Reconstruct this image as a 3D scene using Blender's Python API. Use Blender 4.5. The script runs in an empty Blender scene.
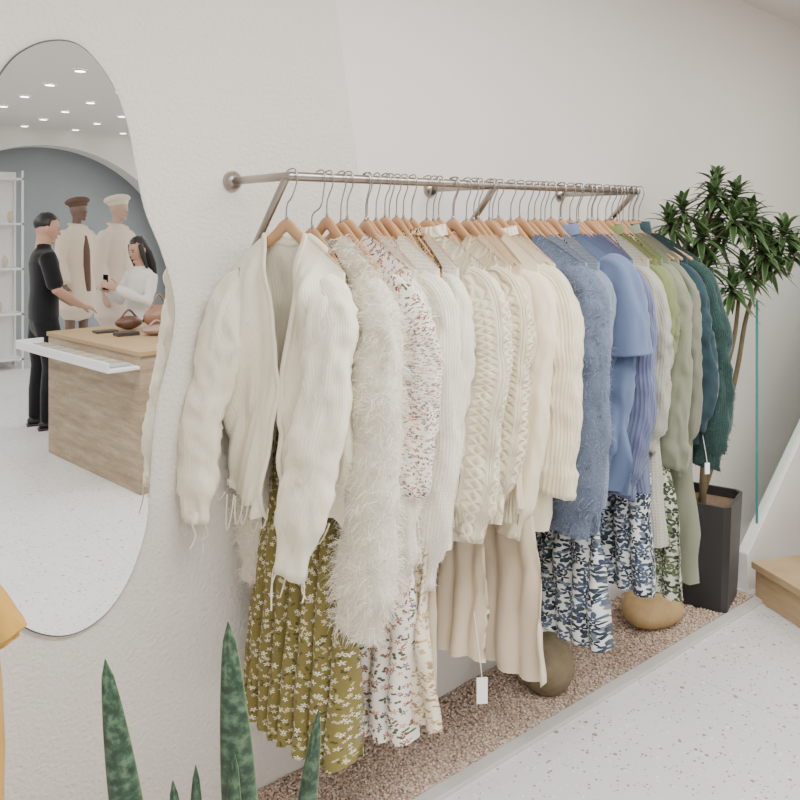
import bpy, bmesh, math, random
import numpy as np
from mathutils import Vector, noise, Matrix
random.seed(7)
rng=np.random.default_rng(5)
scene=bpy.context.scene
COL=scene.collection

def lin(c):
    c=c/255.0
    return c/12.92 if c<=0.04045 else ((c+0.055)/1.055)**2.4
def rgb(r,g,b): return (lin(r),lin(g),lin(b),1.0)

# ------------------------------------------------------------------ materials
class NT:
    def __init__(s,name,col=(.8,.8,.8,1),rough=.8,sheen=0.0,metal=0.0,spec=None):
        s.mat=bpy.data.materials.new(name); s.mat.use_nodes=True
        s.n=s.mat.node_tree.nodes; s.l=s.mat.node_tree.links
        s.b=s.n['Principled BSDF']
        s.b.inputs['Base Color'].default_value=col
        s.b.inputs['Roughness'].default_value=rough
        s.b.inputs['Metallic'].default_value=metal
        if sheen: 
            s.b.inputs['Sheen Weight'].default_value=sheen
            s.b.inputs['Sheen Roughness'].default_value=.5
        if spec is not None: s.b.inputs['Specular IOR Level'].default_value=spec
    def node(s,t,**kw):
        n=s.n.new(t)
        for k,v in kw.items(): setattr(n,k,v)
        return n
    def put(s,sock,v):
        if v is None: return
        if hasattr(v,'is_linked') or hasattr(v,'links'): s.l.new(v,sock)
        else: sock.default_value=v
    def m(s,op,a,b=None,c=None,clamp=False):
        n=s.n.new('ShaderNodeMath'); n.operation=op; n.use_clamp=clamp
        for i,v in enumerate((a,b,c)): s.put(n.inputs[i],v)
        return n.outputs[0]
    def mix(s,f,a,b):
        n=s.n.new('ShaderNodeMix'); n.data_type='RGBA'
        s.put(n.inputs[0],f); s.put(n.inputs[6],a); s.put(n.inputs[7],b)
        return n.outputs[2]
    def coord(s,which='UV'):
        return s.n.new('ShaderNodeTexCoord').outputs[which]
    def noise(s,vec,scale,detail=3,rough=.5):
        n=s.n.new('ShaderNodeTexNoise'); s.l.new(vec,n.inputs['Vector'])
        n.inputs['Scale'].default_value=scale; n.inputs['Detail'].default_value=detail
        n.inputs['Roughness'].default_value=rough
        return n.outputs['Fac']
    def mapping(s,vec,scale=(1,1,1),rot=(0,0,0),loc=(0,0,0)):
        n=s.n.new('ShaderNodeMapping'); s.l.new(vec,n.inputs[0])
        n.inputs['Scale'].default_value=scale; n.inputs['Rotation'].default_value=rot; n.inputs['Location'].default_value=loc
        return n.outputs[0]
    def vor(s,vec,scale,rnd=1,feature='F1',dim='3D'):
        n=s.n.new('ShaderNodeTexVoronoi'); n.voronoi_dimensions=dim; n.feature=feature
        s.l.new(vec,n.inputs['Vector']); n.inputs['Scale'].default_value=scale
        n.inputs['Randomness'].default_value=rnd
        return n
    def ramp(s,f,stops,interp='LINEAR'):
        n=s.n.new('ShaderNodeValToRGB'); n.color_ramp.interpolation=interp
        e=n.color_ramp.elements
        while len(e)<len(stops): e.new(.5)
        for i,(p,c) in enumerate(stops): e[i].position=p; e[i].color=c
        s.l.new(f,n.inputs[0]); return n.outputs[0]
    def bump(s,h,strength=.5,dist=.004):
        n=s.n.new('ShaderNodeBump'); n.inputs['Strength'].default_value=strength
        n.inputs['Distance'].default_value=dist
        s.l.new(h,n.inputs['Height']); s.l.new(n.outputs[0],s.b.inputs['Normal'])
    def color(s,c): s.l.new(c,s.b.inputs['Base Color'])
    def sep(s,v):
        n=s.n.new('ShaderNodeSeparateXYZ'); s.l.new(v,n.inputs[0]); return n.outputs

def dk(c,f): return (min(1,c[0]*f),min(1,c[1]*f),min(1,c[2]*f),1)

def m_plain(name,c,rough=.6,metal=0,spec=None,var=.06,scale=12):
    t=NT(name,c,rough,metal=metal,spec=spec)
    f=t.noise(t.coord('Object'),scale,3)
    t.color(t.mix(f,dk(c,1-var),dk(c,1+var)))
    return t.mat

def m_cloth(name,c,style='knit',sheen=.2):
    t=NT(name,c,.92,sheen,spec=.12)
    uv=t.coord('UV'); x,y,z=t.sep(uv)
    fine=t.noise(uv,260,2)
    if style=='knit':
        r=t.m('ABSOLUTE',t.m('SINE',t.m('MULTIPLY',x,math.pi/.0085)))
        q=t.m('SINE',t.m('ADD',t.m('MULTIPLY',y,2*math.pi/.010),t.m('MULTIPLY',r,2.5)))
        h=t.m('ADD',r,t.m('MULTIPLY',q,.3)); h=t.m('ADD',h,t.m('MULTIPLY',fine,.6)); st=.45; ds=.0035
        lo=.84
    elif style=='finerib':
        r=t.m('ABSOLUTE',t.m('SINE',t.m('MULTIPLY',x,math.pi/.0072)))
        w=t.noise(t.mapping(uv,(1,.2,1)),40,3)
        h=t.m('ADD',t.m('MULTIPLY',r,.6),t.m('ADD',t.m('MULTIPLY',fine,.8),w)); st=.4; ds=.0034; lo=.9
    elif style=='rib':
        r=t.m('ABSOLUTE',t.m('SINE',t.m('MULTIPLY',x,math.pi/.011)))
        h=t.m('ADD',r,t.m('MULTIPLY',fine,.45)); st=.5; ds=.0045; lo=.82
    elif style=='cable':
        u=t.m('SUBTRACT',t.m('MODULO',t.m('ADD',x,10.0),.075),.0375)
        A=t.m('MULTIPLY',t.m('SINE',t.m('MULTIPLY',y,2*math.pi/.10)),.014)
        g1=t.m('SUBTRACT',1.0,t.m('DIVIDE',t.m('ABSOLUTE',t.m('SUBTRACT',u,A)),.011),clamp=True)
        g2=t.m('SUBTRACT',1.0,t.m('DIVIDE',t.m('ABSOLUTE',t.m('ADD',u,A)),.011),clamp=True)
        cab=t.m('SQRT',t.m('MAXIMUM',g1,g2))
        side=t.m('GREATER_THAN',t.m('ABSOLUTE',u),.027)
        rib=t.m('MULTIPLY',t.m('ABSOLUTE',t.m('SINE',t.m('MULTIPLY',x,math.pi/.010))),t.m('MULTIPLY',side,.45))
        h=t.m('ADD',t.m('ADD',cab,rib),t.m('MULTIPLY',fine,.25)); st=.75; ds=.008; lo=.76
    elif style=='fuzz':
        h=t.noise(uv,110,3,.6); st=.35; ds=.006; lo=.72
    else:
        w=t.noise(t.mapping(uv,(1,.25,1)),60,3); h=t.m('ADD',w,t.m('MULTIPLY',fine,.4)); st=.25; ds=.003; lo=.93
    t.bump(h,st,ds)
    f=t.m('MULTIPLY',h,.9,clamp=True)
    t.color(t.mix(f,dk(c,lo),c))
    return t.mat
def m_hair(name,c,tf=.3):
    t=NT(name,c,.9,spec=.1)
    d=t.node('ShaderNodeBsdfDiffuse'); tr=t.node('ShaderNodeBsdfTranslucent'); mx=t.node('ShaderNodeMixShader')
    d.inputs[0].default_value=c; tr.inputs[0].default_value=c; mx.inputs[0].default_value=tf
    t.l.new(d.outputs[0],mx.inputs[1]); t.l.new(tr.outputs[0],mx.inputs[2]); t.l.new(mx.outputs[0],t.n['Material Output'].inputs[0])
    return t.mat

def m_floral(name,base,petals,leaf,scale=38,R=.36,centre=(.9,.8,.3,1),leafden=.55,den=1.0,leafR=.46):
    t=NT(name,base,.8,.1,spec=.2)
    uv=t.coord('UV')
    def layer(scale,R,k,loc):
        mp=t.mapping(uv,(scale,scale,1),(0,0,.4),loc)
        v=t.vor(mp,1.0,.9,dim='2D')
        s=t.n.new('ShaderNodeVectorMath'); s.operation='SUBTRACT'; t.l.new(mp,s.inputs[0]); t.l.new(v.outputs['Position'],s.inputs[1])
        x,y,z=t.sep(s.outputs[0]); cx,cy,cz=t.sep(v.outputs['Color'])
        ang=t.m('ADD',t.m('ARCTAN2',y,x),t.m('MULTIPLY',cy,6.28))
        cs=t.m('COSINE',t.m('MULTIPLY',ang,k))
        thr=t.m('MULTIPLY',t.m('MULTIPLY_ADD',cs,.38,.62),t.m('MULTIPLY_ADD',cz,R*.5,R*.6))
        return t.m('LESS_THAN',v.outputs['Distance'],thr),v.outputs['Distance'],cx,cz
    m2,d2,c2,_=layer(scale*1.25,leafR,2.0,(3.3,1.7,0))
    leafc=t.ramp(c2,[(0,leaf[0]),(leafden*.5,leaf[1])],'CONSTANT')
    m2=t.m('MULTIPLY',m2,t.m('LESS_THAN',c2,leafden))
    col=t.mix(m2,base,leafc)
    m1,d1,c1,z1=layer(scale,R,5.0,(0,0,0))
    m1=t.m('MULTIPLY',m1,t.m('LESS_THAN',z1,den))
    pc=t.ramp(c1,[(i/len(petals),p) for i,p in enumerate(petals)],'CONSTANT')
    col=t.mix(m1,col,pc)
    col=t.mix(t.m('MULTIPLY',m1,t.m('LESS_THAN',d1,.07)),col,centre)
    t.color(col)
    t.bump(t.noise(uv,150,2),.2,.002)
    return t.mat

# ------------------------------------------------------------------ mesh builder
class MB:
    def __init__(s): s.v=[]; s.f=[]; s.mi=[]; s.uv=[]
    def grid(s,P,UV=None,mat=0,flip=False):
        n=len(P); m=len(P[0]); o=len(s.v)
        for i in range(n):
            for j in range(m):
                s.v.append(tuple(P[i][j])); s.uv.append(tuple(UV[i][j]) if UV else (j*.01,i*.01))
        for i in range(n-1):
            for j in range(m-1):
                a=o+i*m+j; q=(a,a+1,a+m+1,a+m)
                s.f.append(q[::-1] if flip else q); s.mi.append(mat)
    def tube(s,path,rad,seg=10,ref=Vector((0,1,0)),mat=0,cap=True,uvs=1.0):
        path=[Vector(p) for p in path]; n=len(path)
        rad=[(r,r) if not isinstance(r,(tuple,list)) else r for r in (rad if isinstance(rad,(list,tuple)) and len(rad)==n else [rad]*n)]
        T=[]
        for i in range(n):
            a=path[max(i-1,0)]; b=path[min(i+1,n-1)]; T.append((b-a).normalized())
        if cap:
            r0=max(rad[0]); r1=max(rad[-1])
            path=[path[0]-T[0]*r0*.6,path[0]-T[0]*r0*.45]+path+[path[-1]+T[-1]*r1*.45,path[-1]+T[-1]*r1*.6]
            rad=[(1e-5,1e-5),(rad[0][0]*.65,rad[0][1]*.65)]+rad+[(rad[-1][0]*.65,rad[-1][1]*.65),(1e-5,1e-5)]
            T=[T[0],T[0]]+T+[T[-1],T[-1]]
        P=[];UV=[];L=0
        for i,(p,r,t) in enumerate(zip(path,rad,T)):
            n1=ref-t*ref.dot(t)
            if n1.length<1e-3: n1=Vector((1,0,.01))-t*t.x
            n1.normalize(); n2=t.cross(n1)
            if i: L+=(path[i]-path[i-1]).length
            P.append([p+n1*r[0]*math.cos(2*math.pi*k/seg)+n2*r[1]*math.sin(2*math.pi*k/seg) for k in range(seg+1)])
            UV.append([(k/seg*.1*uvs,L*uvs) for k in range(seg+1)])
        s.grid(P,UV,mat)
    def ell(s,c,r,mat=0,seg=16,rings=10,fn=None,rot=None):
        P=[]
        for i in range(rings+1):
            th=math.pi*i/rings; row=[]
            for j in range(seg+1):
                ph=2*math.pi*j/seg
                d=Vector((math.sin(th)*math.cos(ph)*r[0],math.sin(th)*math.sin(ph)*r[1],math.cos(th)*r[2]))
                if fn: d=fn(d)
                if rot: d=rot@d
                row.append(Vector(c)+d)
            P.append(row)
        s.grid(P,None,mat,True)
    def box(s,a,b,mat=0,fn=None):
        o=len(s.v)
        for x in (a[0],b[0]):
            for y in (a[1],b[1]):
                for z in (a[2],b[2]):
                    p=(x,y,z); s.v.append(tuple(fn(p)) if fn else p); s.uv.append((x+y,z))
        for q in ((0,1,3,2),(4,6,7,5),(0,4,5,1),(2,3,7,6),(0,2,6,4),(1,5,7,3)):
            s.f.append(tuple(o+k for k in q)); s.mi.append(mat)
    def poly(s,pts,mat=0):
        o=len(s.v)
        for p in pts: s.v.append(tuple(p)); s.uv.append((p[0],p[2]))
        s.f.append(tuple(range(o,o+len(pts)))); s.mi.append(mat)
    def build(s,name,mats,smooth=True,solid=0,parent=None,bevel=0):
        me=bpy.data.meshes.new(name); me.from_pydata(s.v,[],s.f)
        for mt in mats: me.materials.append(mt)
        me.polygons.foreach_set('material_index',s.mi)
        me.polygons.foreach_set('use_smooth',[smooth]*len(s.f))
        ul=me.uv_layers.new(name='UVMap'); li=np.zeros(len(me.loops),int); me.loops.foreach_get('vertex_index',li)
        ul.data.foreach_set('uv',np.array(s.uv,dtype=float)[li].ravel())
        me.update()
        ob=bpy.data.objects.new(name,me); COL.objects.link(ob)
        if solid:
            md=ob.modifiers.new('s','SOLIDIFY'); md.thickness=solid; md.offset=0
        if bevel:
            md=ob.modifiers.new('b','BEVEL'); md.width=bevel; md.segments=3
        if parent: ob.parent=parent
        return ob

def strands(mb,n,length,width,mat,droop=.6):
    V=np.array(mb.v); F=[f for f in mb.f if len(f)==4]; F=np.array(F)
    A=V[F[:,0]];B=V[F[:,1]];C=V[F[:,2]];D=V[F[:,3]]
    nr=np.cross(C-A,D-B); ar=np.linalg.norm(nr,axis=1); ok=ar>1e-9
    F=F[ok];nr=nr[ok]/ar[ok][:,None];A=A[ok];B=B[ok];C=C[ok];D=D[ok];ar=ar[ok]
    idx=rng.choice(len(F),n,p=ar/ar.sum())
    s=rng.random((n,1));t=rng.random((n,1))
    P=(A[idx]*(1-s)+B[idx]*s)*(1-t)+(D[idx]*(1-s)+C[idx]*s)*t
    sg=rng.choice([-1,1],n)[:,None]
    N=nr[idx]*sg
    L=length*(.5+rng.random((n,1)))
    cell=np.floor(P/ (length*.75)).astype(int); hsh=(cell[:,0]*73856093 ^ cell[:,1]*19349663 ^ cell[:,2]*83492791)%4096
    table=rng.normal(0,.55,(4096,3)); cl=table[hsh]
    d1=N+cl+rng.normal(0,.22,(n,3)); d1/=np.linalg.norm(d1,axis=1)[:,None]
    P1=P+d1*L*.5; d2=d1+cl*.5+np.array([0,0,-droop*1.8])+rng.normal(0,.2,(n,3)); d2/=np.linalg.norm(d2,axis=1)[:,None]
    P2=P1+d2*L*.7
    W=np.cross(d1,rng.normal(0,1,(n,3))); W/=np.linalg.norm(W,axis=1)[:,None]+1e-9; W*=width/2
    o=len(mb.v)
    pts=np.stack([P-W,P+W,P1-W*.8,P1+W*.8,P2],1).reshape(-1,3)
    mb.v.extend(map(tuple,pts)); mb.uv.extend([(0,0)]*len(pts))
    for i in range(n):
        b=o+5*i; mb.f.append((b,b+1,b+3,b+2)); mb.f.append((b+2,b+3,b+4)); mb.mi+= [mat,mat]

def sm(a,b,x):
    x=min(1,max(0,(x-a)/(b-a))); return x*x*(3-2*x)
def catmull(pts,n):
    pts=[Vector(p) for p in pts]; P=[pts[0]*2-pts[1]]+pts+[pts[-1]*2-pts[-2]]; out=[]
    segs=len(pts)-1
    for i in range(n):
        f=i/(n-1)*segs; k=min(int(f),segs-1); t=f-k
        a,b,c,d=P[k:k+4]
        out.append(.5*((2*b)+(c-a)*t+(2*a-5*b+4*c-d)*t*t+(3*b-a-3*c+d)*t**3))
    return out

# ------------------------------------------------------------------ constants
RAILY=-0.30; RAILZ=1.72; X0=1.035; X1=2.50
HANG=[]
R_=lambda a,b: random.uniform(a,b)
# ------------------------------------------------------------------ garment
def garment(name,x,mats,ws=.20,neckz=1.572,hem=.85,whem=.23,wch=None,drop=.085,dep=.03,dhem=.035,neckw=.065,
            vneck=.07,gapb=0.0,fold=.014,pleat=0,pf=9,sl=None,rot=0,seed=0,collar=0,band=False,fuzz=0,fl=.022,
            Y=RAILY,ragged=0,push=.02,cuff=0,slw=1.0,cw=.0015,tilt=0,slf=None,build=True,skew=0,hang=True,inn=0.0,bal=1.0):
    mb=MB(); rr=math.radians(rot); c,s=math.cos(rr),math.sin(rr)
    wch=wch or ws+.015
    if hang: HANG.append((x,Y,rot,neckz,ws,drop,neckw))
    def T(v,u,z):
        lx=v+tilt*(neckz-z); ly=-u-skew*max(0,(neckz-z))
        return Vector((x+lx*c-ly*s, Y+lx*s+ly*c, z))
    NS,NT_=88,54
    zE=neckz-drop
    P=[];UV=[]
    for i in range(NT_+1):
        t=(i/NT_)**1.15; row=[];ur=[]
        D=t*(neckz-hem)
        w=ws+(wch-ws)*sm(.02,.14,D)+(whem-wch)*sm(.15,neckz-hem,D)
        d=.010+(dep-.010)*sm(0,.12,D)+(dhem-dep)*t
        gap=neckw*max(0,1-D/max(vneck,.001))**.9+gapb*sm(vneck*.8,vneck*1.6,D)
        for j in range(NS+1):
            q=-1+2*j/NS; a=abs(q); sg=1 if q>=0 else -1
            if a<.5: u=w*2*a
            else: u=w-(w-gap)*(2*a-1)
            cth=math.cos(a*math.pi); dv=d*(1 if cth>0 else -1)*abs(cth)**.45
            zt=neckz-(max(0,u*ws/w-neckw)/(ws-neckw))**1.15*drop
            if a<.5 and u<neckw: zt=neckz-.012*(1-u/neckw)
            z=zt+(hem-zt)*t
            uu=u*sg
            rmp=sm(0,.22,t)
            sd_=(1 if a>.5 else -1)
            nz=noise.noise(Vector((uu*8+seed*3.7+z*1.5*sg,sd_*2.3+seed,z*1.6)))
            nz2=noise.noise(Vector((uu*18+seed*1.3-z*5,sd_*5,z*3.5)))
            nz2=1-2*abs(nz2)
            dv+=(nz*fold*2.2+(nz2-.5)*fold*.9)*rmp
            if pleat: 
                ph=uu*pf*2*math.pi/.3+1.8*noise.noise(Vector((uu*8,seed,z*1.5)))+seed
                dv+=pleat*math.sin(ph)*t; uu+=pleat*.5*math.cos(ph)*t
            edge=1-abs(2*min(a,1)-1)
            uu+=sg*edge**3*(noise.noise(Vector((seed,sg*3,z*4)))*.03)*rmp
            if ragged and t>.93: z+=noise.noise(Vector((uu*28,a>.5,seed)))*ragged
            if i==NT_: z+=.012*noise.noise(Vector((uu*12,a,seed*2)))
            row.append(T(dv,uu,z)); ur.append((q*.5,z))
        P.append(row);UV.append(ur)
    mb.grid(P,UV,0)
    if band:
        for e in (0,NS):
            path=[P[i][e] for i in range(0,NT_+1,2)]
            mb.tube(path,[(.014,.005)]*len(path),10,Vector((.2,1,0)).normalized(),0,True)
        mb.tube([P[0][k]+Vector((0,0,-.004)) for k in range(NS//2-14,NS//2+15,2)],[(.012,.005)]*15,10,Vector((0,0,1)),0)
    if collar:
        R=[];U=[]
        for k,(dz,fw) in enumerate(((-.012,1.02),(collar*.5,.98),(collar,.96),(collar*1.02,1.03),(collar*.4,1.1),(0,1.14))):
            R.append([T(-.034*fw*math.sin(a0)*1.0-.002,neckw*fw*math.cos(a0),neckz+dz-.010*(math.sin(a0)>0)*math.sin(a0)) for a0 in [2*math.pi*k2/28 for k2 in range(29)]])
            U.append([(k2/28*.3,dz) for k2 in range(29)])
        mb.grid(R,U,0)
    if sl:
        ez,r0,r1=sl
        for sg in (-1,1):
            e2=ez+random.uniform(-.015,.015)
            if slf and sg in slf: 
                pts=slf[sg]
            else:
                out=random.uniform(-.012,.012)-inn
                H=zE-.09-e2
                if H<.2: pts=[(ws-.07,0,zE-.03),(ws-.015,0,zE-.07),(ws+.015,0,zE-.09-H*.5),(ws+.03,0,e2)]
                else: pts=[(ws-.07,0,zE-.045),(ws-.02,0,zE-.085),(ws+.014+out*.4,.25,zE-.19),(ws+.024+out,.7,zE-.09-H*.45),(ws+.018+out*1.8,1.0,zE-.09-H*.75),(ws+.0+out*2.4,1.2,e2)]
            pth=catmull([Vector((p[0],p[1],p[2])) for p in pts],48)
            P=[];UV=[];SG=34;L=0
            n=len(pth)
            pv=push+random.uniform(-.006,.010)+inn*1.2
            knit=(ez<1.0 and not cuff)
            for i in range(n):
                t=i/(n-1)
                tg=(pth[min(i+1,n-1)]-pth[max(i-1,0)]); tg=Vector((tg.x,0,tg.z)).normalized()
                pn=Vector((-tg.z,0,tg.x))
                r=(r0+(r1-r0)*t**.8)*slw*(.66+.34*sm(0,.30,t))
                if knit: r*=(1+.10*bal*sm(.45,.8,t))*(1-.30*sm(.88,.93,t))
                if cuff and t>.88: r*=1.22
                if i: L+=(pth[i]-pth[i-1]).length
                row=[];ur=[]
                wob=.010*noise.noise(Vector((seed*2,sg*3,L*2.6)))*sm(.15,.4,t)
                for k in range(SG+1):
                    th=2*math.pi*k/SG
                    cc,ss=math.cos(th),math.sin(th)
                    nn=noise.noise(Vector((cc*1.2+seed,ss*1.2+sg*7,L*2.5)))
                    rd=1-2*abs(noise.noise(Vector((cc*1.5+seed*2+L*5,ss*1.5+sg*7-L*3,L*5))))
                    q=r*(1+.16*nn)+(rd-.55)*.010*sm(.1,.3,t)
                    fx=math.copysign(abs(cc)**.85,cc); fy=math.copysign(abs(ss)**.9,ss)
                    u=pth[i].x+pn.x*q*fx+wob; z=pth[i].z+pn.z*q*fx
                    v=q*.44*fy-pth[i].y*pv-.004+.012*noise.noise(Vector((seed,sg*4,L*3)))+ (rd-.5)*.008*fy
                    row.append(T(v,sg*u,z)); ur.append((k/SG*r0*4.2+.3,-L))
                P.append(row);UV.append(ur)
            cen=sum(P[-1],Vector())/len(P[-1])
            for q,dz in ((.85,0),(.8,.03)):
                P.append([cen+(p-cen)*q+Vector((0,0,dz)) for p in P[-1 if q==.85 else -2]]); UV.append(UV[-1])
            mb.grid(P,UV,0,sg<0)
            if ragged:
                for k in range(5):
                    a=P[n-1][k*6]; 
                    mb.tube(catmull([a,a+Vector((R_(-.01,.01),R_(-.01,.01),-.03)),a+Vector((R_(-.015,.015),R_(-.015,.015),-R_(.04,.09)))],8),.0020,5,Vector((1,0,0)),0)
    if ragged:
        for k in range(13):
            u0=-whem+2*whem*(k+.5)/13
            b=T(-.05,u0,hem)
            if random.random()<.25: continue
            L=random.uniform(.02,.10); w=random.uniform(.015,.06)
            a=b+Vector((random.uniform(-.01,.01),0,.02)); e=b+Vector((0,w,.015))
            m_=(a+e)/2-Vector((.01,0,L))
            mb.tube(catmull([a,a*.4+m_*.6+Vector((0,-.006,0)),m_,e*.4+m_*.6+Vector((0,.006,0)),e],14),.0020,5,Vector((1,0,0)),0)
    if fuzz: strands(mb,fuzz,fl,cw,len(mats)-1)
    return mb.build(name,mats) if build else mb

cream=rgb(252,245,224)
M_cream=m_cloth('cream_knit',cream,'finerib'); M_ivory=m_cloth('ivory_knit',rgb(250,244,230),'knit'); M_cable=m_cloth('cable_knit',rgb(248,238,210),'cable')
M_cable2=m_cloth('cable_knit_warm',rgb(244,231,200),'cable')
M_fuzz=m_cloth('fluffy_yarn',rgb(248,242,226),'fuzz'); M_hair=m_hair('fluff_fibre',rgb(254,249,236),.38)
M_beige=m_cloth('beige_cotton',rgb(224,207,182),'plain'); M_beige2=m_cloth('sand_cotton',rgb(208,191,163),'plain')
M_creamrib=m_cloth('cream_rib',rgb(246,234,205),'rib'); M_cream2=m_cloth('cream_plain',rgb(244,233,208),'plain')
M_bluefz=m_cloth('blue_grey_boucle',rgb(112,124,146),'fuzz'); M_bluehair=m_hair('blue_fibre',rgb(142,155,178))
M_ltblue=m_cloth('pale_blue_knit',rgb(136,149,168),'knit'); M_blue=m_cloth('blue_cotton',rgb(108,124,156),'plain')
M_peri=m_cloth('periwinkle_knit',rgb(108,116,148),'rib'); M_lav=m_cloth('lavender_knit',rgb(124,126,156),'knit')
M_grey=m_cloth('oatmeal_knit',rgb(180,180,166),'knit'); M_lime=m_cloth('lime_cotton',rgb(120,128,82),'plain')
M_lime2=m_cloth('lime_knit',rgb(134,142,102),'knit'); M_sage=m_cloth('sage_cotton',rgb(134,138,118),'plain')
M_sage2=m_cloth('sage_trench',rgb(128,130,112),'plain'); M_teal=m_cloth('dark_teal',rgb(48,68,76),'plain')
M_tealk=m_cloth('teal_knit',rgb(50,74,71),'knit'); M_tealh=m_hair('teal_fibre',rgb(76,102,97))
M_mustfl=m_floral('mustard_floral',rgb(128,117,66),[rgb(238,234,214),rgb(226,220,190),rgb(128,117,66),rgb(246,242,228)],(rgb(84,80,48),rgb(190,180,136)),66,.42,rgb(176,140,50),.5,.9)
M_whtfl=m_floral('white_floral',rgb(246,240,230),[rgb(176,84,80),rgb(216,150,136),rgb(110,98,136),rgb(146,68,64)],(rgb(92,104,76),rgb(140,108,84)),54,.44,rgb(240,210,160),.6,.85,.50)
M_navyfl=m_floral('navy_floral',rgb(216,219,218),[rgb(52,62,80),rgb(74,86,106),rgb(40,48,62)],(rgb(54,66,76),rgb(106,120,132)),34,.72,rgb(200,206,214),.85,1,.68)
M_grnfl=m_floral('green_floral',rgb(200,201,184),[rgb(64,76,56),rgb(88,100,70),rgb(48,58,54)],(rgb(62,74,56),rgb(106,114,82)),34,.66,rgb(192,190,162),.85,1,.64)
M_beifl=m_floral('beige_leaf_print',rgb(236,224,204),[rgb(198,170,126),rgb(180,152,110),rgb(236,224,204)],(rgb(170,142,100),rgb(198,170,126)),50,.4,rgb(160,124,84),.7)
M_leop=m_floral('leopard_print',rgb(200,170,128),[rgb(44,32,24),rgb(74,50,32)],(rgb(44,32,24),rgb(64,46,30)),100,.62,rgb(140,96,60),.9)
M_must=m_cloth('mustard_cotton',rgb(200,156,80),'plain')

R=R_
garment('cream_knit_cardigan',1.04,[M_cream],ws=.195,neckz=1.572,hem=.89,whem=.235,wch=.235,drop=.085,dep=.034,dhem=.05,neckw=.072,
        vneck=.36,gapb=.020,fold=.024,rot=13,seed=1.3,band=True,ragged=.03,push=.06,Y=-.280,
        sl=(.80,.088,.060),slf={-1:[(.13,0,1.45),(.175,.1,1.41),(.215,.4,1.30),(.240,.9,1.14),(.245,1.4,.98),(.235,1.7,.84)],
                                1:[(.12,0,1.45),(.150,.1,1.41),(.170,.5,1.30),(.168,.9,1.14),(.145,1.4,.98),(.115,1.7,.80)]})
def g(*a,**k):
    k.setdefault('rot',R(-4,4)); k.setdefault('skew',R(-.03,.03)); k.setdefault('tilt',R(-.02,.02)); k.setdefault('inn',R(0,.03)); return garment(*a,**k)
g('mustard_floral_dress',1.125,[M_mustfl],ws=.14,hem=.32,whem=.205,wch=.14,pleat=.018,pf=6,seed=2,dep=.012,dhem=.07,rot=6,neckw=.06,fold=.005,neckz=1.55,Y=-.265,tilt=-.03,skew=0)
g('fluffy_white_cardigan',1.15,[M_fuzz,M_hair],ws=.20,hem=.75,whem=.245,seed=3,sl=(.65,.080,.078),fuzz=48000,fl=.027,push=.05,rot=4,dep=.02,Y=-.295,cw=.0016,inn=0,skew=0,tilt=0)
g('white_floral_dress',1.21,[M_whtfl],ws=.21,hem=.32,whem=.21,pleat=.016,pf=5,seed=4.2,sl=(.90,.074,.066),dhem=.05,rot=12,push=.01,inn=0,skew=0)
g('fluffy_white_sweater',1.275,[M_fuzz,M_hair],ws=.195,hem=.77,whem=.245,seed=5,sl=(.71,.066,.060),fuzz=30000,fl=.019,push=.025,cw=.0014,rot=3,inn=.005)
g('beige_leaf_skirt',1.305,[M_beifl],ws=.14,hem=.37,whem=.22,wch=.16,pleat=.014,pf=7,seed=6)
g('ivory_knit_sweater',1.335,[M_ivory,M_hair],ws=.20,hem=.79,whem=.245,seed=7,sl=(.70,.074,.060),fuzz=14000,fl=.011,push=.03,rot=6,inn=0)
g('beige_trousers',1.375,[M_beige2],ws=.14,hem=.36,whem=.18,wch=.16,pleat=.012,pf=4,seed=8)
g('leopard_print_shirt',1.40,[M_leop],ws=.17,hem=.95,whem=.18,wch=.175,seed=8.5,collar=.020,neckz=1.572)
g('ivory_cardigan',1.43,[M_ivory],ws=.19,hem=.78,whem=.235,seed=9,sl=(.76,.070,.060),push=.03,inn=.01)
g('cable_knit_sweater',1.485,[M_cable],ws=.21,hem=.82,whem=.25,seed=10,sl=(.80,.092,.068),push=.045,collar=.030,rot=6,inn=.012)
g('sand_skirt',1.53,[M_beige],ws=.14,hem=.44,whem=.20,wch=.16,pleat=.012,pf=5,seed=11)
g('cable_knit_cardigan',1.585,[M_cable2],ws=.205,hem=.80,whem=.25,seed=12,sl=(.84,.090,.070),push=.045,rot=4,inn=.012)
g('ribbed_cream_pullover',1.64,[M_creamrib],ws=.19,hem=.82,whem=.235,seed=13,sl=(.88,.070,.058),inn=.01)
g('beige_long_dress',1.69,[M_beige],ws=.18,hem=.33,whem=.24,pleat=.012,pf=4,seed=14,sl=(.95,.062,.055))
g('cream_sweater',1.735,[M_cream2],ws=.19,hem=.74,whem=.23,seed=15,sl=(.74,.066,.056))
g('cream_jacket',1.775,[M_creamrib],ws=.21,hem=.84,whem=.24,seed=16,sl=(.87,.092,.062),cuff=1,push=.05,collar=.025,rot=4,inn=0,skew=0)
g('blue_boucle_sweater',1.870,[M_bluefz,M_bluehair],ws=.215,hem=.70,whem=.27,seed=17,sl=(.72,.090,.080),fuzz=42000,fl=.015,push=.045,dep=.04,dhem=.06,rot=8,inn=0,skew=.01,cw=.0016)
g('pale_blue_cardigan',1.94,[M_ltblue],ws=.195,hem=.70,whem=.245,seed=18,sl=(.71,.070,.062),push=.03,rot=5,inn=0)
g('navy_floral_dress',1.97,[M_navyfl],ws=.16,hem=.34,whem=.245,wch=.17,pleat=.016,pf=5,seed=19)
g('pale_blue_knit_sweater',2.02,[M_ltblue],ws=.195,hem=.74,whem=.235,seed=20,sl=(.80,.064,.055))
g('blue_cotton_shirt',2.065,[M_blue],ws=.205,hem=.78,whem=.24,seed=21,sl=(1.20,.088,.088),collar=.035,rot=6,inn=0)
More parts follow.
